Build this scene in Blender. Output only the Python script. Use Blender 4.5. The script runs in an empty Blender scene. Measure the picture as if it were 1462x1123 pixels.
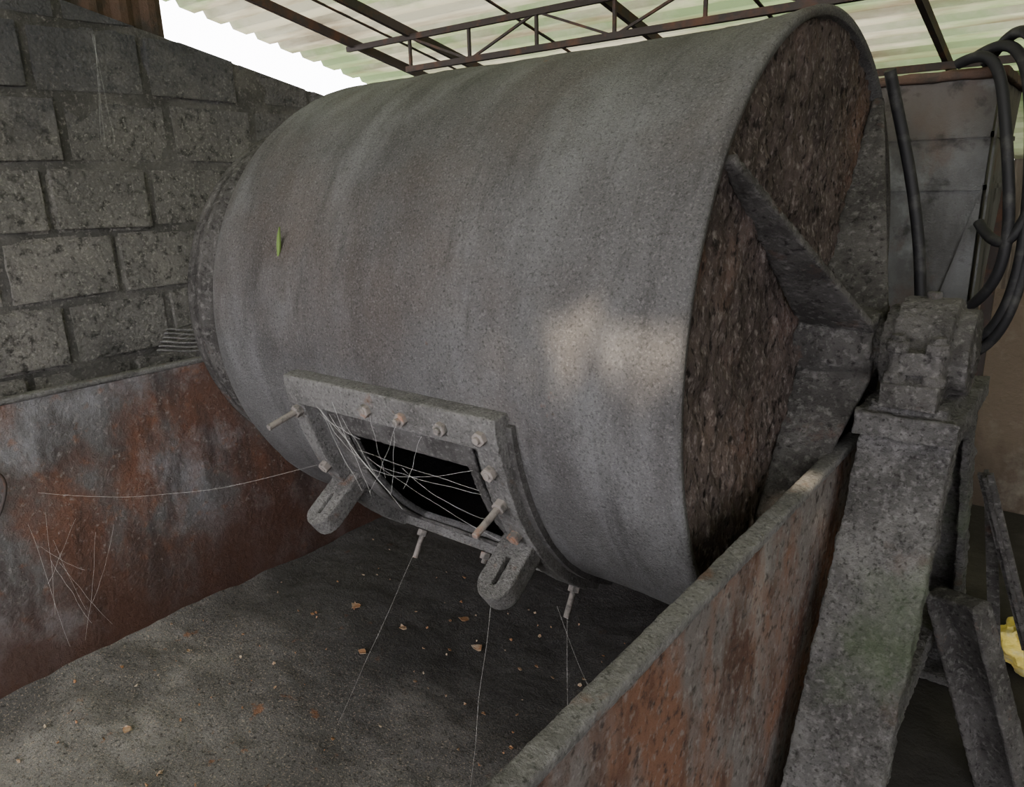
import bpy, bmesh, math, random
from mathutils import Vector, Matrix, noise
random.seed(7)
S=0.5; CZ=1.65
def W(p): return Vector((p[0]*S,p[1]*S,p[2]*S+CZ))
scene=bpy.context.scene
col=scene.collection
try: scene.view_settings.look='AgX - Medium High Contrast'
except Exception as e: print(e)

# ---------------- materials ----------------
def M(name, base, layers=(), bumps=(), rough=.85, metal=0.0, trans=None):
    m=bpy.data.materials.new(name); m.use_nodes=True
    nt=m.node_tree; N=nt.nodes; L=nt.links
    b=N['Principled BSDF']; out=N['Material Output']
    b.inputs['Roughness'].default_value=rough; b.inputs['Metallic'].default_value=metal
    if 'Specular IOR Level' in b.inputs: b.inputs['Specular IOR Level'].default_value=.35
    tc=N.new('ShaderNodeTexCoord')
    rgb=N.new('ShaderNodeRGB'); rgb.outputs[0].default_value=(*base,1); cur=rgb.outputs[0]
    sep=N.new('ShaderNodeSeparateXYZ'); L.new(tc.outputs['Object'],sep.inputs[0])
    def nz(scale,mp,detail=6,rgh=.6,seed=0.0,dist=0.0):
        mapn=N.new('ShaderNodeMapping'); mapn.inputs['Scale'].default_value=mp; mapn.inputs['Location'].default_value=(seed,seed*1.7,seed*.6)
        L.new(tc.outputs['Object'],mapn.inputs[0])
        n=N.new('ShaderNodeTexNoise'); n.inputs['Scale'].default_value=scale; n.inputs['Detail'].default_value=detail; n.inputs['Roughness'].default_value=rgh
        n.inputs['Distortion'].default_value=dist
        L.new(mapn.outputs[0],n.inputs['Vector']); return n.outputs['Fac']
    for i,l in enumerate(layers):
        f=nz(l.get('s',3),l.get('m',(1,1,1)),l.get('d',7),l.get('r',.62),3.1*i+l.get('seed',0),l.get('dist',0))
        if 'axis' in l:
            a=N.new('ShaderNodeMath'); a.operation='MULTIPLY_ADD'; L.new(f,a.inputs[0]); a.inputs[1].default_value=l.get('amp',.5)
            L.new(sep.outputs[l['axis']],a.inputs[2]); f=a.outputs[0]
        mr=N.new('ShaderNodeMapRange'); mr.inputs['From Min'].default_value=l['lo']; mr.inputs['From Max'].default_value=l['hi']
        mr.inputs['To Max'].default_value=l.get('f',1.0); L.new(f,mr.inputs['Value'])
        mx=N.new('ShaderNodeMix'); mx.data_type='RGBA'
        L.new(mr.outputs[0],mx.inputs['Factor']); L.new(cur,mx.inputs['A']); mx.inputs['B'].default_value=(*l['c'],1); cur=mx.outputs['Result']
    L.new(cur,b.inputs['Base Color'])
    prev=None
    for i,(kind,sc,st,ds,mp) in enumerate(bumps):
        if kind=='v':
            mapn=N.new('ShaderNodeMapping'); mapn.inputs['Scale'].default_value=mp; L.new(tc.outputs['Object'],mapn.inputs[0])
            v=N.new('ShaderNodeTexVoronoi'); v.inputs['Scale'].default_value=sc; L.new(mapn.outputs[0],v.inputs['Vector'])
            inv=N.new('ShaderNodeMath'); inv.operation='SUBTRACT'; inv.inputs[0].default_value=1; L.new(v.outputs['Distance'],inv.inputs[1]); h=inv.outputs[0]
        else: h=nz(sc,mp,8,.7,9.3+i)
        bp=N.new('ShaderNodeBump'); bp.inputs['Strength'].default_value=st; bp.inputs['Distance'].default_value=ds
        L.new(h,bp.inputs['Height'])
        if prev: L.new(prev,bp.inputs['Normal'])
        prev=bp.outputs[0]
    if prev: L.new(prev,b.inputs['Normal'])
    if trans:
        t=N.new('ShaderNodeBsdfTranslucent'); L.new(cur,t.inputs['Color'])
        ms=N.new('ShaderNodeMixShader'); ms.inputs[0].default_value=trans
        L.new(b.outputs[0],ms.inputs[1]); L.new(t.outputs[0],ms.inputs[2]); L.new(ms.outputs[0],out.inputs[0])
    return m
O=(1,1,1)
drumM=M('drum_dusty_steel',(.19,.188,.19),[
    dict(c=(.115,.11,.11),s=3,m=(1.3,.7,.7),lo=.42,hi=.66,f=.8),
    dict(c=(.29,.293,.302),s=3.3,m=(1.7,.6,.6),lo=.5,hi=.7,f=.7),
    dict(c=(.155,.115,.093),s=1.6,lo=.52,hi=.72,f=.5),
    dict(c=(.07,.067,.067),s=6,m=(2.4,.4,.4),lo=.55,hi=.72,f=.65),
    dict(c=(.30,.14,.07),s=9,lo=.68,hi=.74,f=.6),
    dict(c=(.40,.393,.385),s=190,d=3,lo=.52,hi=.72,f=.45),
    dict(c=(.035,.033,.033),s=170,d=3,lo=.53,hi=.70,f=.6)],
    [('n',9,.5,.02,O),('n',45,.6,.015,O),('n',150,1.0,.015,O),('n',260,.8,.008,O)],.7)
faceM=M('end_face_crust',(.16,.128,.117),[
    dict(c=(.095,.077,.07),s=5,lo=.4,hi=.65),
    dict(c=(.22,.125,.085),s=4,m=(1,1,.7),lo=.53,hi=.7,f=.5),
    dict(c=(.34,.305,.287),s=120,m=(1,1,.45),d=4,lo=.52,hi=.68,f=.75),
    dict(c=(.022,.018,.016),s=85,m=(1,1,.4),d=4,lo=.54,hi=.65,f=.9)],
    [('n',14,.6,.03,O),('n',90,1.0,.025,(1,1,.45)),('n',180,.9,.012,(1,1,.6))],.9)
crustM=M('crusted_iron',(.215,.209,.206),[
    dict(c=(.12,.116,.113),s=4,lo=.42,hi=.62,f=.85),
    dict(c=(.34,.332,.325),s=9,lo=.52,hi=.68,f=.6),
    dict(c=(.36,.35,.345),s=90,lo=.5,hi=.66,f=.6),
    dict(c=(.045,.042,.04),s=100,lo=.53,hi=.67,f=.8),
    dict(c=(.15,.20,.115),s=3.0,lo=.54,hi=.67,f=.5),
    dict(c=(.20,.115,.08),s=6,lo=.6,hi=.72,f=.5)],
    [('n',18,.9,.035,O),('n',60,1.0,.025,O),('n',150,1.0,.012,O)],.85)
bearM=M('bearing_grime',(.155,.148,.143),[
    dict(c=(.08,.076,.073),s=9,lo=.42,hi=.6,f=.85),
    dict(c=(.31,.30,.292),s=60,lo=.52,hi=.68,f=.65),
    dict(c=(.21,.115,.08),s=9,lo=.58,hi=.7,f=.6),
    dict(c=(.03,.028,.027),s=70,lo=.55,hi=.68,f=.8)],
    [('n',30,.8,.02,O),('n',110,1.0,.015,O)],.85)
ironM=M('dusty_iron',(.215,.211,.208),[
    dict(c=(.12,.117,.114),s=9,lo=.45,hi=.65,f=.8),
    dict(c=(.34,.333,.326),s=130,lo=.5,hi=.68,f=.6),
    dict(c=(.05,.047,.045),s=130,lo=.54,hi=.68,f=.7),
    dict(c=(.22,.12,.08),s=14,lo=.6,hi=.7,f=.55)],
    [('n',40,.6,.008,O),('n',140,1.0,.012,O)],.75)
seatM=M('hatch_recess_shaded_iron',(.13,.126,.124),[dict(c=(.06,.057,.055),s=12,lo=.45,hi=.62,f=.85),dict(c=(.26,.25,.245),s=110,lo=.52,hi=.68,f=.6)],[('n',40,.6,.01,O),('n',140,1.0,.01,O)],.8)  # darker dusty iron; shade of the hatch recess is put into its colour
boltM=M('dusty_fasteners',(.20,.182,.17),[dict(c=(.26,.13,.08),s=11,lo=.57,hi=.65,f=.8),dict(c=(.11,.105,.1),s=40,lo=.5,hi=.6)],[('n',90,.6,.004,O)],.8)
troughM=M('trough_left_steel',(.155,.15,.15),[
    dict(c=(.145,.085,.066),s=2.0,m=(1,1,.8),lo=.44,hi=.55,f=.95,seed=5.7),
    dict(c=(.20,.10,.066),s=3.6,m=(1,1.1,.7),lo=.53,hi=.66,f=.75,seed=2),
    dict(c=(.33,.335,.355),s=1.7,m=(1,1,.9),lo=.50,hi=.66,f=.8,r=.7),
    dict(c=(.26,.135,.085),s=15,lo=.58,hi=.7,f=.65),
    dict(c=(.065,.054,.05),s=6,m=(1,1.5,.5),lo=.49,hi=.65,f=.8),
    dict(c=(.36,.34,.33),s=45,lo=.58,hi=.70,f=.55),
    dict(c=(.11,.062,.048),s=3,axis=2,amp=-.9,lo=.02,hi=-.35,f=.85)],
    [('n',6,.4,.02,O),('n',45,.8,.012,O)],.55,.2)
troughoutM=M('trough_outer_steel',(.22,.20,.19),[
    dict(c=(.37,.355,.335),s=3,m=(1,1,.6),lo=.52,hi=.63,f=.85),
    dict(c=(.26,.125,.075),s=3.4,m=(1,1.2,.6),lo=.44,hi=.58,f=.8,seed=4),
    dict(c=(.12,.062,.043),s=6,m=(1,1.2,.6),lo=.50,hi=.61,f=.85,seed=1),
    dict(c=(.34,.32,.305),s=50,lo=.53,hi=.66,f=.6),
    dict(c=(.05,.04,.036),s=45,lo=.53,hi=.66,f=.8)],
    [('n',12,.6,.015,(1,1,.6)),('n',60,.9,.014,O),('n',160,.8,.006,O)],.85)
dustM=M('trough_floor_dust',(.255,.246,.24),[
    dict(c=(.15,.146,.145),s=1.3,lo=.42,hi=.62,f=.85),
    dict(c=(.42,.405,.39),s=1.8,lo=.50,hi=.68,f=.75,seed=3),
    dict(c=(.60,.50,.41),s=150,d=2,lo=.57,hi=.68,f=.75),
    dict(c=(.42,.21,.12),s=9,lo=.64,hi=.70,f=.75,seed=8),
    dict(c=(.045,.042,.041),s=80,lo=.53,hi=.68,f=.75),
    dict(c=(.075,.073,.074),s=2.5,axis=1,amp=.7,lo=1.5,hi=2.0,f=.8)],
    [('n',7,.4,.03,O),('n',35,.7,.02,O),('n',160,.9,.008,O)],.85)
blockM=M('concrete_blocks',(.29,.28,.265),[
    dict(c=(.17,.166,.16),s=1.1,lo=.42,hi=.66,f=.8),
    dict(c=(.42,.398,.37),s=2.6,lo=.50,hi=.68,f=.75),
    dict(c=(.06,.058,.056),s=30,lo=.52,hi=.66,f=.8),
    dict(c=(.54,.51,.475),s=80,d=3,lo=.55,hi=.7,f=.75),
    dict(c=(.11,.108,.106),s=4,m=(1,1,.5),lo=.55,hi=.68,f=.6),
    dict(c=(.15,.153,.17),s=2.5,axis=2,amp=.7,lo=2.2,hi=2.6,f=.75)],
    [('n',16,1.0,.05,O),('v',60,.8,.02,O),('n',110,1.0,.016,O)],.95)
mortarM=M('mortar',(.22,.213,.202),[dict(c=(.12,.117,.112),s=5,lo=.42,hi=.6,f=.8),dict(c=(.42,.40,.375),s=60,lo=.55,hi=.68,f=.7)],[('n',16,1.0,.05,O),('n',70,.9,.02,O)],.95)
stuccoM=M('stained_render',(.17,.138,.11),[dict(c=(.085,.068,.056),s=2.2,m=(1,1,.5),lo=.45,hi=.6,f=.8),dict(c=(.25,.225,.20),s=5,lo=.55,hi=.7,f=.7)],[('n',20,.6,.02,O)],.95)
groundM=M('dark_ground',(.055,.052,.05),[dict(c=(.10,.095,.09),s=2,lo=.5,hi=.7)],[('n',15,.7,.03,O)],.95)
roofM=M('roof_sheet',(.29,.28,.21),[dict(c=(.13,.19,.085),s=.9,m=(1,2,1),lo=.43,hi=.55,f=.8),dict(c=(.10,.075,.05),s=3,m=(.3,2,1),lo=.50,hi=.68,f=.8)],[],.6,0,.38)
trussM=M('truss_rust',(.065,.055,.052),[dict(c=(.12,.07,.05),s=9,lo=.5,hi=.65)],[('n',50,.5,.005,O)],.8)
galvM=M('galvanised_sheet',(.15,.152,.155),[
    dict(c=(.07,.068,.067),s=3,m=(1,1,.5),lo=.43,hi=.6,f=.85),
    dict(c=(.12,.085,.068),s=5,m=(1,1,.6),lo=.54,hi=.66,f=.75),
    dict(c=(.12,.108,.097),s=3,axis=2,amp=.35,lo=1.90,hi=2.02,f=.75),
    dict(c=(.04,.038,.037),s=9,lo=.54,hi=.65,f=.8),
    dict(c=(.30,.315,.325),s=4,lo=.56,hi=.7,f=.65)],[('n',8,.5,.02,O),('n',60,.6,.006,O)],.7,.05)
rustyM=M('rusty_rim',(.12,.08,.062),[dict(c=(.07,.058,.05),s=10,lo=.45,hi=.6)],[('n',40,.7,.01,O)],.85)
woodM=M('weathered_wood',(.19,.165,.14),[dict(c=(.085,.07,.06),s=5,m=(5,1,.3),lo=.42,hi=.6,f=.85),dict(c=(.28,.25,.22),s=9,m=(4,1,.3),lo=.55,hi=.7,f=.7)],[('n',30,.5,.01,(5,1,.3))],.9)
rubberM=M('black_rubber',(.022,.022,.024),[dict(c=(.10,.098,.092),s=12,lo=.52,hi=.7,f=.6)],[('n',50,.3,.003,O)],.6)
yellowM=M('yellow_rag',(.75,.62,.22),[dict(c=(.6,.55,.4),s=14,lo=.5,hi=.65)],[('n',30,.5,.01,O)],.7)
leafM=M('dry_litter',(.34,.20,.12),[dict(c=(.45,.38,.30),s=20,lo=.45,hi=.6)],[],.9)
greenM=M('green_leaf',(.14,.20,.07),[],[],.6)
webM=M('cobweb_silk',(.62,.62,.60),[],[],.8)

# ---------------- helpers ----------------
def empty(name,parent=None):
    e=bpy.data.objects.new(name,None); e.empty_display_size=.1; col.objects.link(e)
    if parent: e.parent=parent
    return e
def add(name,verts,faces,mat,parent=None,smooth=False,bevel=0,world=False):
    me=bpy.data.meshes.new(name); me.from_pydata([v if world else W(v) for v in verts],[],faces)
    bm=bmesh.new(); bm.from_mesh(me); bmesh.ops.recalc_face_normals(bm,faces=bm.faces); bm.to_mesh(me); bm.free()
    me.materials.append(mat)
    if smooth:
        for p in me.polygons: p.use_smooth=True
    o=bpy.data.objects.new(name,me); col.objects.link(o)
    if parent: o.parent=parent
    if bevel:
        b=o.modifiers.new('bevel','BEVEL'); b.width=bevel*S; b.segments=2; b.limit_method='ANGLE'
    return o
class B:
    def __init__(s): s.v=[]; s.f=[]
    def add(s,v,f):
        n=len(s.v); s.v+= [tuple(x) for x in v]; s.f+=[tuple(i+n for i in q) for q in f]
    def box(s,lo,hi):
        x0,y0,z0=lo; x1,y1,z1=hi
        s.add([(x0,y0,z0),(x1,y0,z0),(x1,y1,z0),(x0,y1,z0),(x0,y0,z1),(x1,y0,z1),(x1,y1,z1),(x0,y1,z1)],
          [(0,3,2,1),(4,5,6,7),(0,1,5,4),(1,2,6,5),(2,3,7,6),(3,0,4,7)])
    def beam(s,p0,p1,w,h,side=(1,0,0)):
        p0=Vector(p0);p1=Vector(p1);d=(p1-p0).normalized();a=Vector(side);a=(a-d*a.dot(d)).normalized();b=d.cross(a)
        q=[]
        for p in (p0,p1):
            for i,j in ((-1,-1),(1,-1),(1,1),(-1,1)): q.append(p+a*w/2*i+b*h/2*j)
        s.add(q,[(0,3,2,1),(4,5,6,7),(0,1,5,4),(1,2,6,5),(2,3,7,6),(3,0,4,7)])
    def cyl(s,p0,p1,r,n=20,r1=None):
        p0=Vector(p0);p1=Vector(p1);d=(p1-p0).normalized();a=d.orthogonal().normalized();b=d.cross(a); r1=r if r1 is None else r1
        q=[p0+(a*math.cos(2*math.pi*i/n)+b*math.sin(2*math.pi*i/n))*r for i in range(n)]+[p1+(a*math.cos(2*math.pi*i/n)+b*math.sin(2*math.pi*i/n))*r1 for i in range(n)]
        s.add(q,[(i,(i+1)%n,n+(i+1)%n,n+i) for i in range(n)]+[tuple(range(n))[::-1],tuple(range(n,2*n))])
    def prism(s,poly,vec):
        n=len(poly);v=Vector(vec)
        s.add([Vector(p) for p in poly]+[Vector(p)+v for p in poly],[(i,(i+1)%n,n+(i+1)%n,n+i) for i in range(n)]+[tuple(range(n))[::-1],tuple(range(n,2*n))])
    def out(s,name,mat,parent=None,smooth=False,bevel=0): return add(name,s.v,s.f,mat,parent,smooth,bevel)
def crust(o,vox=.009,strn=.012,size=.05):
    r=o.modifiers.new('remesh','REMESH'); r.mode='VOXEL'; r.voxel_size=vox; r.use_smooth_shade=True
    t=bpy.data.textures.new(o.name+'_clouds','CLOUDS'); t.noise_scale=size; t.noise_depth=5
    d=o.modifiers.new('crust','DISPLACE'); d.texture=t; d.strength=strn; d.mid_level=.5; d.texture_coords='GLOBAL'
def tube(name,splines,r,mat,parent=None,res=4):
    cu=bpy.data.curves.new(name,'CURVE'); cu.dimensions='3D'; cu.bevel_depth=r*S; cu.bevel_resolution=res; cu.resolution_u=10; cu.use_fill_caps=True
    for pts in splines:
        sp=cu.splines.new('NURBS'); sp.points.add(len(pts)-1)
        for i,p in enumerate(pts): sp.points[i].co=(*W(p),1)
        sp.order_u=min(4,len(pts)); sp.use_endpoint_u=True
    cu.materials.append(mat)
    o=bpy.data.objects.new(name,cu); col.objects.link(o)
    if parent:o.parent=parent
    return o

# ---------------- drum ----------------
YC,ZC,R=3.6,-.75,1.39
XR,XL=-1.04,-3.86
def DP(x,phi,r):
    a=math.radians(phi); return (x,YC-r*math.cos(a),ZC-r*math.sin(a))
mill=empty('ball_mill')
drum=mill
hx0,hx1,hp0,hp1=-2.9,-2.07,19,53
def lin(a,b,n): return [a+(b-a)*i/n for i in range(n)]
xs=lin(XL,hx0,60)+lin(hx0,hx1,40)+lin(hx1,XR,50)+[XR]
ph=lin(-180,hp0,200)+lin(hp0,hp1,34)+lin(hp1,180,130)
nx,npn=len(xs),len(ph)
V=[];F=[]
for x in xs:
    fl=.035*max(0,(x-XR+.6)/.6)**2
    for p in ph:
        n=noise.noise(Vector((x*2.2,math.cos(math.radians(p))*2.5,math.sin(math.radians(p))*2.5)))
        n2=noise.noise(Vector((x*14,math.cos(math.radians(p))*16,math.sin(math.radians(p))*16)))
        V.append(DP(x,p,R+fl+.009*n+.004*n2))
ih0,ih1=60,100; jh0,jh1=200,234
for i in range(nx-1):
    for j in range(npn):
        if ih0<=i<ih1 and jh0<=j<jh1: continue
        F.append((i*npn+j,(i+1)*npn+j,(i+1)*npn+(j+1)%npn,i*npn+(j+1)%npn))
shell=add('drum_shell',V,F,drumM,drum,True)
so=shell.modifiers.new('thickness','SOLIDIFY'); so.thickness=.035*S; so.offset=-1
def revolve(name,prof,mat,parent,n=180,smooth=True,y=YC,z=ZC):
    V=[];F=[];m=len(prof)
    for k in range(n):
        a=2*math.pi*k/n
        for (x,r) in prof: V.append((x,y-r*math.cos(a),z-r*math.sin(a)))
    for k in range(n):
        for j in range(m-1):
            F.append((k*m+j,k*m+j+1,((k+1)%n)*m+j+1,((k+1)%n)*m+j))
    return add(name,V,F,mat,parent,smooth)
revolve('feed_end',[(XL+.01,R-.002),(-3.92,1.375),(-3.98,1.355),(-4.04,1.32),(-4.09,1.265),(-4.12,1.2),(-4.13,1.10),(-4.13,.9),(-4.42,.9)],drumM,drum)
revolve('feed_ring',[(-4.28,.9),(-4.28,1.10),(-4.37,1.17),(-4.39,1.20),(-4.45,1.20),(-4.455,1.165),(-4.48,1.165),(-4.485,1.195),(-4.55,1.195),(-4.56,1.10),(-4.56,.001)],bearM,drum)
revolve('feed_shaft',[(-4.5,.14),(-6.0,.14),(-6.0,.001)],ironM,drum,32)
V=[];F=[];nr,na=90,400
for i in range(nr+1):
    r=max(.001,(R+.012)*i/nr)
    for k in range(na):
        a=2*math.pi*k/na; y=YC-r*math.cos(a); z=ZC-r*math.sin(a)
        d=.028*noise.fractal(Vector((0,y*18,z*7)),1.0,2.0,5)+.02*noise.noise(Vector((3,y*2,z*2)))
        e=1 if i<nr-1 else 0
        V.append((XR-.02+d*e,y,z))
for i in range(nr):
    for k in range(na): F.append((i*na+k,(i+1)*na+k,(i+1)*na+(k+1)%na,i*na+(k+1)%na))
add('end_plate',V,F,faceM,drum,True)
revolve('rim',[(XR-.05,R+.03),(XR+.004,R+.036),(XR+.012,R+.022),(XR+.006,R-.005),(XR-.05,R-.025)],drumM,drum,240)
b=B(); b.cyl((XR-.03,YC,ZC),(-.74,YC,ZC),.19,40,.15); b.cyl((-.75,YC,ZC),(-.355,YC,ZC),.105,32)
crust(b.out('hub_and_shaft',bearM,drum),.006,.012,.02)
b=B()
for ang in (36,126,216,306):
    a=math.radians(ang); dy,dz=-math.cos(a),math.sin(a); ty,tz=-dz,dy; t=.018
    pl=[(XR-.02,.1),(XR-.02,R*.99),(XR+.03,R*.99),(-.74,.19),(-.74,.1)]
    poly=[(x,YC+dy*r-ty*t,ZC+dz*r-tz*t) for x,r in pl]
    b.prism(poly,(0,2*t*ty,2*t*tz))
crust(b.out('gusset_ribs',bearM,drum),.005,.003,.015)
def patch(bb,x0,x1,p0,p1,r0,r1,n=24):
    n=max(2,n); v=[];f=[]
    for i in range(n+1):
        p=p0+(p1-p0)*i/n
        v+=[DP(x0,p,r0),DP(x1,p,r0),DP(x1,p,r1),DP(x0,p,r1)]
    for i in range(n):
        for j in range(4): f.append((i*4+j,i*4+(j+1)%4,(i+1)*4+(j+1)%4,(i+1)*4+j))
    f+= [(0,1,2,3),tuple(n*4+j for j in (3,2,1,0))]
    bb.add(v,f)
b=B()
fx0,fx1,fp0,fp1=-3.20,-1.80,6.0,62
patch(b,fx0,fx1,fp0,fp0+6,R-.01,R+.09,5)
patch(b,fx0,fx1,fp1-5,fp1,R-.01,R+.07,5)
patch(b,fx0,fx0+.10,fp0+5.9,fp1-4.9,R-.01,R+.08)
patch(b,fx1-.13,fx1,fp0+5.9,fp1-4.9,R-.01,R+.08)
o=b.out('hatch_collar',ironM,drum); crust(o,.004,.003,.012)
b=B()
patch(b,fx0+.19,fx1-.22,fp0+8,hp0-.0,R-.0,R+.022,8)
patch(b,fx0+.19,fx1-.22,hp1,fp1-6,R-.0,R+.022,8)
patch(b,fx0+.19,hx0,hp0,hp1,R-.0,R+.022)
patch(b,hx1,fx1-.22,hp0,hp1,R-.0,R+.022)
crust(b.out('hatch_seat',seatM,drum),.005,.003,.02)
b=B()
patch(b,fx1+.0,fx1+.035,fp0+2,fp1+3,R-.01,R+.03)
patch(b,fx0-.04,fx0,fp0+6,fp1+2,R-.01,R+.03)
b.out('weld_flange',seatM,drum)
def lug(name,x,phi,L=.36,w=.17,t=.11,sw=.022):
    a=math.radians(phi); rd=Vector((0,-math.cos(a),-math.sin(a))); up=Vector((0,-math.sin(a),math.cos(a))); X=Vector((1,0,0))
    base=Vector(DP(x,phi,R-.0))
    n=12
    def loop(hw,l0,l1,rounded0):
        pts=[]
        for i in range(n+1):
            th=-math.pi/2+math.pi*i/n; pts.append((hw*math.sin(th),l1-hw+hw*math.cos(th)))
        if rounded0:
            for i in range(n+1):
                th=math.pi/2+math.pi*i/n; pts.append((hw*math.sin(th),l0+hw+hw*math.cos(th)))
        else:
            for i in range(n+1):
                pts.append((hw-2*hw*i/n,l0))
        return pts
    lo=loop(w/2,0,L,False); li=loop(sw/2,.15,L-.07,True); m=len(lo); v=[]
    for dz in (0,t):
        for (u,l) in lo: v.append(base+X*u+rd*l+up*(dz-t/2))
        for (u,l) in li: v.append(base+X*u+rd*l+up*(dz-t/2))
    f=[]
    for k in range(m):
        k2=(k+1)%m
        f.append((k,k2,m+k2,m+k)); f.append((2*m+k,2*m+k2,3*m+k2,3*m+k))
        f.append((k,k2,2*m+k2,2*m+k)); f.append((m+k,m+k2,3*m+k2,3*m+k))
    o=add(name,v,f,ironM,drum); crust(o,.0035,.003,.012)
lug('clamp_lug_1',fx0+.08,35.5); lug('clamp_lug_2',fx1-.10,36,.37,.18)
b=B()
def stud(x,phi,l,r=.017,nut=True,tip=(0,0,0)):
    p0=Vector(DP(x,phi,R)); p1=Vector(DP(x,phi,R+l))+Vector(tip)
    b.cyl(p0,p1,r,10)
    if nut: b.cyl(DP(x,phi,R+.075),DP(x,phi,R+.115),.034,6)
for x,phi,l in [(fx0+.06,13.5,.28),(fx1-.07,23,.28),(fx0+.2,59.5,.25),(fx1-.1,59.5,.25),(fx0+.62,9.5,.12),(fx0+.86,9.5,.14),(fx0+1.1,9.5,.13),(fx1-.08,9.5,.13),(fx1-.07,16,.12),(fx1-.07,31,.12),(fx0+.06,28,.12),(fx0+.7,59.5,.14)]:
    stud(x,phi,l)
b.out('studs_and_nuts',boltM,drum,False,.004)

# ---------------- trough ----------------
tr=empty('collecting_trough')
TX0,TX1,TY0,TY1,TZ0,TZ1=-5.4,-.81,-1.2,5.15,-3.25,-1.205
def wavy_plate(name,x0,x1,y0,y1,z0,z1,mat,amp=.02):
    ny,nz_=90,30;v=[];f=[]
    for s,x in ((0,x0),(1,x1)):
        for i in range(ny+1):
            for j in range(nz_+1):
                y=y0+(y1-y0)*i/ny; z=z0+(z1-z0)*j/nz_
                d=amp*noise.noise(Vector((y*.9,z*1.1,x0)))
                v.append((x+d,y,z))
    m=(ny+1)*(nz_+1)
    for s in (0,1):
        for i in range(ny):
            for j in range(nz_):
                a=s*m+i*(nz_+1)+j; f.append((a,a+nz_+1,a+nz_+2,a+1))
    for i in range(ny):
        for j in (0,nz_):
            a=i*(nz_+1)+j; f.append((a,a+nz_+1,m+a+nz_+1,m+a))
    for j in range(nz_):
        for i in (0,ny):
            a=i*(nz_+1)+j; f.append((a,a+1,m+a+1,m+a))
    return add(name,v,f,mat,tr,True)
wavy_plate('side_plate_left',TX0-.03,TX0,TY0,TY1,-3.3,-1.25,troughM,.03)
wavy_plate('side_plate_right',TX1-.02,TX1+.01,TY0,TY1,-3.3,TZ1,troughoutM,.012)
b=B(); b.box((TX0-.03,TY1,-3.3),(TX1+.01,TY1+.03,TZ1)); b.box((TX0-.03,TY0-.03,-3.3),(TX1+.01,TY0,-2.6)); b.out('end_plates',troughM,tr)
b=B(); b.box((TX1-.035,TY0,TZ1-.03),(TX1+.035,TY1,TZ1+.012)); o=b.out('lip_right',ironM,tr); crust(o,.005,.004,.02)
b=B(); b.box((TX0-.06,TY0,-1.28),(TX0+.015,TY1,-1.24)); o=b.out('lip_left',ironM,tr); crust(o,.01,.004,.05)
n=260;v=[];f=[]
def fz(x,y):
    return TZ0-.02+.05*noise.fractal(Vector((x*.8,y*.8,0)),1,2,5)+.010*noise.fractal(Vector((x*6,y*6,2)),1,2,3)+.05*math.exp(-max(0,min(x-TX0,TX1-x))/.10)
for i in range(n+1):
    for j in range(n+1):
        x=TX0+(TX1-.03-TX0)*i/n; y=TY0+(TY1-TY0)*j/n
        v.append((x,y,fz(x,y)))
for i in range(n):
    for j in range(n): a=i*(n+1)+j; f.append((a,a+n+1,a+n+2,a+1))
add('dust_bed',v,f,dustM,tr,True)

# ---------------- bearing stands ----------------
def stand(xa,xb,nm):
    e=empty(nm,mill); xm=(xa+xb)/2; w=abs(xb-xa)
    def leg(name,yt,zt,yb,zb,front):
        b=B(); d=Vector((0,yb-yt,zb-zt)).normalized(); nrm=Vector((0,-d.z,d.y))
        if nrm.y*front<0: nrm=-nrm      # points inwards, under the A
        p0=Vector((xm,yt,zt)); p1=Vector((xm,yb,zb))
        b.beam(p0+nrm*.035,p1+nrm*.035,w,.07)
        for sx in (-1,1): b.beam(p0+nrm*.09+Vector((sx*(w/2-.02),0,0)),p1+nrm*.09+Vector((sx*(w/2-.02),0,0)),.04,.14)
        crust(b.out(name,crustM,e),.005,.018,.03)
    leg('front_leg',3.38,-1.0,2.09,-3.3,1)
    leg('rear_leg',4.06,-1.12,5.35,-3.3,-1)
    b=B(); b.box((xa-.02,3.24,-1.07),(xb+.02,4.16,-.97)); b.box((xa+.03,3.3,-.99),(xb-.03,4.02,-.93))
    b.box((xa+.06,2.75,-2.52),(xb-.06,4.75,-2.40)); b.box((xa-.03,1.9,-3.32),(xb+.03,2.4,-3.26)); b.box((xa-.03,5.05,-3.32),(xb+.03,5.55,-3.26))
    crust(b.out('cap_plate',crustM,e),.006,.014,.022)
    b=B(); n=28
    prof=[(YC-.34,-.94),(YC+.34,-.94),(YC+.34,-.84),(YC+.24,-.80)]
    for k in range(n+1):
        a=math.pi*k/n; prof.append((YC+.23*math.cos(a),ZC+.225*math.sin(a)))
    prof+=[(YC-.24,-.80),(YC-.34,-.84)]
    b.prism([(xa+.07,y,z) for y,z in prof],(w-.14,0,0))
    b.cyl((xa+.02,YC,ZC),(xb-.0,YC,ZC),.185,32)
    b.box((xa+.1,YC-.31,-.80),(xb-.1,YC+.31,-.71))
    crust(b.out('pillow_block',bearM,e),.005,.008,.02)
    b=B()
    for yy in (YC-.29,YC+.29):
        for xx in (xa+.11,xb-.10):
            b.cyl((xx,yy,-.95),(xx,yy,-.64),.028,12); b.cyl((xx,yy,-.71),(xx,yy,-.665),.048,6); b.cyl((xx,yy,-.84),(xx,yy,-.80),.048,6)
    b.cyl((xm,YC,-.54),(xm,YC,-.50),.03,8)
    crust(b.out('bearing_bolts',bearM,e),.003,.003,.01)
    return e
stand(-.72,-.365,'bearing_stand_1')
stand(-6.02,-5.69,'bearing_stand_2')

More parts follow.
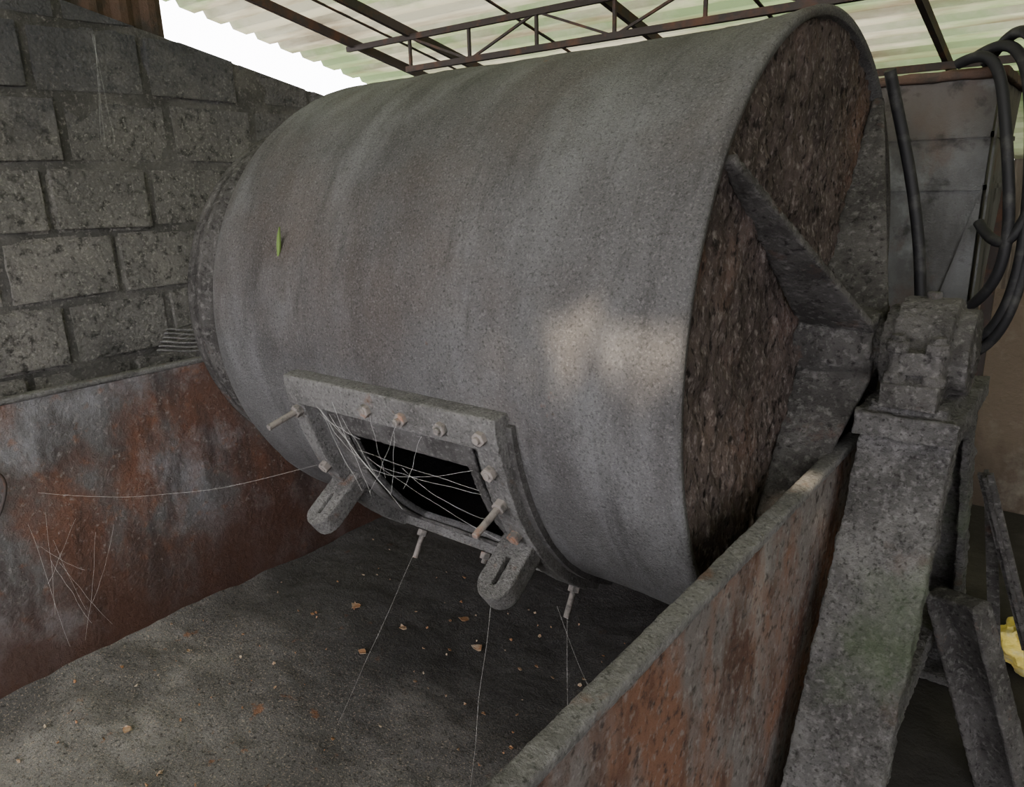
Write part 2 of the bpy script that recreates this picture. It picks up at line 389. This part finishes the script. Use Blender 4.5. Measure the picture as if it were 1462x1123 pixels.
# ---------------- hopper ----------------
hop=empty('sheet_metal_hopper')
secs=[(.55,-1.95,-.61,5.3,6.5),(.20,-1.78,-.615,5.3,6.4),(-.10,-1.6,-.62,5.3,6.3),(-.85,-1.05,-.63,5.3,6.0),(-1.5,-1.05,-.63,5.3,6.0)]
v=[];f=[]
for z,x0,x1,y0,y1 in secs: v+=[(x0,y0,z),(x1,y0,z),(x1,y1,z),(x0,y1,z)]
for i in range(len(secs)-1):
    for j in range(4): f.append((i*4+j,i*4+(j+1)%4,(i+1)*4+(j+1)%4,(i+1)*4+j))
o=add('body',v,f,galvM,hop); so=o.modifiers.new('t','SOLIDIFY'); so.thickness=.01
def rings(ss):
    b=B()
    for z,x0,x1,y0,y1 in ss:
        t=.035 if z>.5 else .012; h=.05 if z>.5 else .02
        b.box((x0-t,y0-t,z-h),(x1+t,y0+.005,z+.01)); b.box((x0-t,y1-.005,z-h),(x1+t,y1+t,z+.01)); b.box((x1-.005,y0-t,z-h),(x1+t,y1+t,z+.01)); b.box((x0-t,y0-t,z-h),(x0+.005,y1+t,z+.01))
    return b
crust(rings(secs[:1]).out('top_rim',rustyM,hop),.008,.01,.03)
b=rings(secs[1:3]+secs[4:])
b.prism([(-.60,5.28,.5),(-.60,5.28,-.85),(-.60,5.5,-.85)],(.012,0,0))
b.prism([(-.62,5.29,-.10),(-.80,5.29,-.85),(-.62,5.29,-.85)],(0,-.02,0))
b.out('flanges',galvM,hop)
b=B()
for x in (-1.08,-.62): b.beam((x,5.95,-1.2),(x,6.05,-3.3),.06,.06)
for x in (-1.3,-.62): b.beam((x,6.3,.0),(x,6.6,-3.3),.07,.07)
b.out('legs',trussM,hop)

# hoses
tube('rubber_hose',[
 [(-.82,5.2,.58),(-.70,5.15,.63),(-.60,5.1,.56),(-.54,5.05,.30),(-.47,5.0,-.05),(-.42,5.0,-.4),(-.46,5.02,-.66),(-.58,5.1,-.78)],
 [(-.75,5.3,.62),(-.62,5.2,.68),(-.51,5.1,.62),(-.43,5.0,.40),(-.38,5,0),(-.35,5,-.4),(-.38,5,-.80),(-.50,5.05,-1.0),(-.60,5.1,-.94)],
 [(-.70,5.35,.58),(-.58,5.2,.74),(-.47,5.05,.70),(-.37,5,.50),(-.32,5,-.1),(-.33,5,-.7),(-.43,5.02,-1.02),(-.6,5.1,-1.1)],
 [(-.60,5.15,-.30),(-.48,5.0,-.45),(-.38,5,-.35),(-.33,5,-.1),(-.31,5,.2),(-.36,5,.5)]],.030,rubberM)
tube('drive_belt',[[(-1.0,4.42,.50),(-.97,4.47,.36),(-.88,4.5,.05),(-.82,4.5,-.2),(-.78,4.5,-.4),(-.75,4.5,-.62),(-.72,4.5,-.9),(-.70,4.5,-1.3),(-.70,4.6,-3.3)],],.03,rubberM)

# ---------------- building shell ----------------
def plane(name,x0,x1,y0,y1,z,mat,n=120,amp=.04):
    v=[];f=[]
    for i in range(n+1):
        for j in range(n+1):
            x=x0+(x1-x0)*i/n;y=y0+(y1-y0)*j/n
            v.append((x,y,z+amp*(noise.noise(Vector((x*1.3,y*1.3,0)))-1)*.5))
    for i in range(n):
        for j in range(n): a=i*(n+1)+j; f.append((a,a+n+1,a+n+2,a+1))
    return add(name,v,f,mat,None,True)
plane('floor',-60,60,-60,60,-3.3,groundM)
WX=-6.45
def topz(y): return 2.03-.22*y
wl=empty('wall_left')
bm=bmesh.new()
bw,bh,g=.84,.52,.022
row=0; z=-3.42
while z<3.6:
    y=-6+(bw/2 if row%2 else 0)+random.uniform(-.05,.05)
    while y<8.4:
        ww=bw+random.uniform(-.05,.05)
        m=bmesh.ops.create_cube(bm,size=1)['verts']
        dx=random.uniform(-.012,.022); ro=random.uniform(-.025,.025)
        for q in m:
            yy=y+ww/2+q.co.y*(ww-g); zz=z+bh/2+q.co.z*(bh-g)+ro*q.co.y
            q.co=W((WX-.2+dx+q.co.x*.4,yy,zz))
        y+=ww
    z+=bh; row+=1
bmesh.ops.bevel(bm,geom=bm.edges[:],offset=.014,segments=3,affect='EDGES')
bmesh.ops.bisect_plane(bm,geom=bm.verts[:]+bm.edges[:]+bm.faces[:],plane_co=W((WX,0,topz(0))),plane_no=Vector((0,.22,1)).normalized(),clear_outer=True)
bmesh.ops.holes_fill(bm,edges=[e for e in bm.edges if e.is_boundary])
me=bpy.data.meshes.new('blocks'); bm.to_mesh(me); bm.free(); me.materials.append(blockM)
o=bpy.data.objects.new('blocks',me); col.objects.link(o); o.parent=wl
# uneven mortar bed, wiped nearly flush in places
v=[];f=[];ny,nz_=240,110
for i in range(ny+1):
    for j in range(nz_+1):
        y=-6+14.6*i/ny; z=-3.32+(topz(y)-.005+3.32)*j/nz_
        v.append((WX-.010+.022*noise.fractal(Vector((y*2.2,z*2.2,5)),1,2,4),y,z))
for i in range(ny):
    for j in range(nz_): a=i*(nz_+1)+j; f.append((a,a+nz_+1,a+nz_+2,a+1))
add('mortar_face',v,f,mortarM,wl,True)
b=B(); b.prism([(WX-.36,-6,-3.32),(WX-.36,8.6,-3.32),(WX-.36,8.6,topz(8.6)-.005),(WX-.36,-6,topz(-6)-.005)],(.30,0,0)); b.out('core',mortarM,wl)
RZ=2.66
def rz(y): return RZ-.22*y
v=[];f=[];k=0;y=-6.0
while y<3.6:
    xo=WX-.1+(.03 if (k//2)%2 else 0); v+=[(xo,y,topz(y)-.05),(xo,y,rz(y)-.12+.03*noise.noise(Vector((y*3,0,0))))]; y+=.06;k+=1
for i in range(k-1): f.append((2*i,2*i+2,2*i+3,2*i+1))
add('gap_sheet',v,f,rustyM,wl)
wb=empty('wall_back')
b=B(); b.box((WX-.2,8.4,-3.32),(6,8.7,-1.1)); b.out('render',stuccoM,wb)
b=B(); x=WX
while x<6:
    w=.30+random.uniform(-.03,.03); b.box((x,8.42+random.uniform(-.02,.02),-1.12),(x+w-.012,8.5,.15+random.uniform(-.05,.08))); x+=w
b.out('planks',woodM,wb)
v=[];f=[];zz=[.08+.045*i for i in range(20)]
for i,z in enumerate(zz):
    yo=8.38+(.03 if (i//2)%2 else 0); v+=[(-3.2,yo,z),(6,yo,z)]
for i in range(len(zz)-1): f.append((2*i,2*i+1,2*i+3,2*i+2))
add('cladding',v,f,roofM,wb)
b=B(); b.prism([(6,-2.0,-3.32),(6,8.7,-3.32),(6,8.7,rz(8.7)-.1),(6,-2.0,rz(-2.0)-.1)],(.25,0,0)); b.out('light_block_wall_right',stuccoM)  # wall added out of view to cut flat sky light from the right
ce=empty('ceiling')
ys=[];y=-7.5
while y<8.9:
    sub=6 if -1.2<y<.8 else 1
    prof=((0,0),(.15,0),(.18,.065),(.24,.065),(.28,0))
    for (a,ha),(c,hc) in zip(prof[:-1],prof[1:]):
        for q in range(sub): ys.append((y+a+(c-a)*q/sub,ha+(hc-ha)*q/sub))
    y+=.28
xsr=[];x=-7.4
while x<6.3:
    xsr.append(x); x+= .03 if -1.7<x<.3 else .15
v=[];f=[]
for (y,h) in ys:
    for x in xsr: v.append((x,y,rz(y)+h))
nxr=len(xsr)
def inhole(x,y):
    # unseen holes added in the sheet, shaped so a sunbeam lands on the drum
    n_=noise.fractal(Vector((x*9,y*12,4.3)),1,2,3)
    for (cx,cy,rx,ry) in ((-.97,-.32,.34,.12),(-.36,-.02,.08,.11)):
        if ((x-cx)/rx)**2+((y-cy)/ry)**2<1+2.2*n_: return True
    return False
for i in range(len(ys)-1):
    for j in range(nxr-1):
        cx=(xsr[j]+xsr[j+1])/2; cy=(ys[i][0]+ys[i+1][0])/2
        if -1.6<cx<0.1 and -1.1<cy<.7 and inhole(cx,cy): continue
        a=i*nxr+j; f.append((a,a+1,a+nxr+1,a+nxr))
add('corrugated_sheets',v,f,roofM,ce)
b=B()
for x in (-5.9,-4.4,-2.4,-.6,1.3,3.3): b.beam((x,-7.3,rz(-7.3)-.004),(x,8.7,rz(8.7)-.004),.03,.012)
b.out('sheet_seams',trussM,ce)
tr2=empty('roof_truss'); b=B()
for x in (-6.3,-5.5,-3.4,-1.3,.4,2.4):
    b.beam((x,-7,rz(-7)-.06),(x,8.6,rz(8.6)-.06),.045,.08)
for yt in (5.47,-2.0):
    zb=rz(yt)-.38; zt=rz(yt)-.1
    b.beam((-5.55,yt,zb),(5,yt,zb),.055,.05,(0,1,0)); b.beam((-6.4,yt,zt),(5,yt,zt),.04,.05,(0,1,0))
    x=-5.5;i=0
    while x<4.8:
        b.beam((x,yt,zb),(x,yt,zt),.025,.025)
        b.beam((x,yt,zb if i%2 else zt),(x+.75,yt,zt if i%2 else zb),.02,.02,(0,1,0)); x+=.75;i+=1
for y in (3.4,7.6): b.beam((-6.4,y,rz(y)-.14),(5,y,rz(y)-.14),.04,.06,(0,1,0))
for x in (-6.3,5): b.beam((x,8.3,-3.3),(x,8.3,rz(8.3)),.1,.1)
b.out('members',trussM,tr2)

# ---------------- right-hand scrap ----------------
ch=empty('steel_channel'); b=B()
p0=Vector((-.31,4.05,-2.1)); p1=Vector((.05,4.2,-3.28))
sd=Vector((.75,-.45,.2))
b.beam(p0,p1,.28,.035,sd)
d=(p1-p0).normalized(); a=(sd-d*sd.dot(d)).normalized(); n_=d.cross(a)
if n_.y>0:n_=-n_
for s in (-1,1): b.beam(p0+a*.13*s+n_*.05,p1+a*.13*s+n_*.05,.03,.12,sd)
b.beam(p0+n_*.05-a*.13,p0+n_*.05+a*.13,.03,.10,d)
crust(b.out('web_and_flanges',bearM,ch),.005,.004,.02)
b=B()
b.beam((-.31,4.25,-1.5),(0,4.75,-2.7),.07,.02); b.beam((-.31,4.25,-1.5),(0,4.75,-2.7),.02,.07)
b.beam((-.29,4.5,-1.7),(-.1,4.9,-3.3),.06,.02); b.beam((0,4.75,-2.7),(.08,4.86,-3.3),.05,.02)
b.out('angle_iron_braces',bearM)
bm=bmesh.new(); bmesh.ops.create_icosphere(bm,subdivisions=5,radius=.11)
for q in bm.verts:
    n0=noise.fractal(q.co*14,1,2,4); q.co*=1+.35*n0; q.co.z*=.7; q.co+=W((.02,5.6,-3.16))
me=bpy.data.meshes.new('yellow_rag'); bm.to_mesh(me); bm.free(); me.materials.append(yellowM)
o=bpy.data.objects.new('yellow_rag',me); col.objects.link(o)
pts=[[(-5.72+.16*math.cos(t*.35)*(1+.02*k),3.05+.33*math.sin(t*.35)*(1+.03*k)+.03*k,-1.20+.03*k+.02*math.sin(t)) for t in range(19)] for k in range(6)]
tube('wire_coil',pts,.008,ironM,None,2)
b=B()
for i in range(190):
    x=random.uniform(-5.3,-1.0); y=random.uniform(.6,4.2); r=random.choice([.008,.01,.014,.02]) if i>11 else random.uniform(.04,.06)
    z=fz(x,y)+.006; a0=random.uniform(0,6.28); n=5 if i>11 else 8
    poly=[(x+r*math.cos(a0+2*math.pi*k/n)*random.uniform(.5,1.1),y+r*.6*math.sin(a0+2*math.pi*k/n)*random.uniform(.6,1.2),z+random.uniform(-.003,.012)) for k in range(n)]
    b.prism(poly,(0,0,.005))
b.out('leaf_litter',leafM,tr)
b=B(); c=Vector(DP(-3.32,-20,R+.012))
b.prism([c+Vector((x*.7,0.0,z*.8)) for x,z in ((-.03,-.10),(0,-.06),(.02,0),(.03,.08),(.035,.11),(.0,.06),(-.02,0))],(0,-.008,0))
b.out('green_leaf',greenM)
tube('wire_hook',[[(TX0+.03,1.30,-1.72),(TX0+.06,1.38,-1.66),(TX0+.07,1.44,-1.72),(TX0+.06,1.42,-1.85),(TX0+.03,1.36,-1.98)]],.010,trussM)
# cobwebs
sp=[]
def strand(p,q,sag):
    p=Vector(p);q=Vector(q); m=[]
    for i in range(9):
        t=i/8; c=p.lerp(q,t); c.z-=sag*4*t*(1-t); c+=Vector([random.uniform(-.007,.007) for _ in range(3)])*(0 if i in(0,8) else 1); m.append(tuple(c))
    sp.append(m)
cen=Vector(DP(-2.55,20,R+.08))
for i in range(11):
    x=random.uniform(-2.95,-2.1); strand(DP(x,random.uniform(9,13),R+.10),tuple(cen+Vector((random.uniform(-.35,.35),random.uniform(-.06,.0),random.uniform(-.28,.1)))),random.uniform(0,.03))
for i in range(5):
    strand(DP(-1.97,random.uniform(16,36),R+.09),DP(random.uniform(-2.8,-2.3),random.uniform(17,26),R+.09),random.uniform(0,.05))
strand((TX0+.05,1.6,-1.9),DP(fx0,28,R+.1),.1)
strand(DP(fx1-.1,59,R+.2),(-1.6,2.3,-3.2),.0); strand(DP(fx1-.1,55,R+.2),(-.95,1.9,-1.9),.15)
strand(DP(fx1-.1,36,R+.36),(-2.0,2.0,-3.2),.0); strand(DP(fx0+.2,59,R+.2),(-3.3,2.3,-3.2),.0)
for i in range(9):
    y0=random.uniform(1.5,2.1);strand((TX0+.03,y0,random.uniform(-2.5,-1.9)),(TX0+random.uniform(.05,.2),y0+random.uniform(-.3,.3),random.uniform(-3.15,-2.5)),random.uniform(0,.05))
for i in range(3): strand((WX+.02,2.9+random.uniform(-.1,.1),1.2),(WX+.05,2.9+random.uniform(-.1,.1),.4),0)
tube('cobwebs',sp,.0005,webM,None,1)

# ---------------- light ----------------
w=bpy.data.worlds.new('World'); scene.world=w; w.use_nodes=True
bg=w.node_tree.nodes['Background']; bg.inputs[0].default_value=(.985,.965,1.0,1); bg.inputs[1].default_value=6.8
sd=bpy.data.lights.new('sun','SUN'); sd.energy=10; sd.angle=math.radians(1.6); sd.color=(1,.84,.64)
so=bpy.data.objects.new('sun',sd); col.objects.link(so)
dirn=-Vector((.1,-.6,.79)); so.rotation_euler=dirn.to_track_quat('-Z','Y').to_euler()

# ---------------- camera ----------------
cd=bpy.data.cameras.new('camera'); cam=bpy.data.objects.new('camera',cd); col.objects.link(cam)
fwd=Vector((-.6007,.7511,-.2739)).normalized(); right=Vector((.7856,.6181,-.0278)); right=(right-fwd*right.dot(fwd)).normalized(); up=right.cross(fwd)
mt=Matrix((right,up,-fwd)).transposed().to_4x4(); mt.translation=W((0,0,0)); cam.matrix_world=mt
cd.sensor_fit='HORIZONTAL'; cd.sensor_width=36; cd.lens=1056/1462*36; cd.clip_start=.02
scene.camera=cam
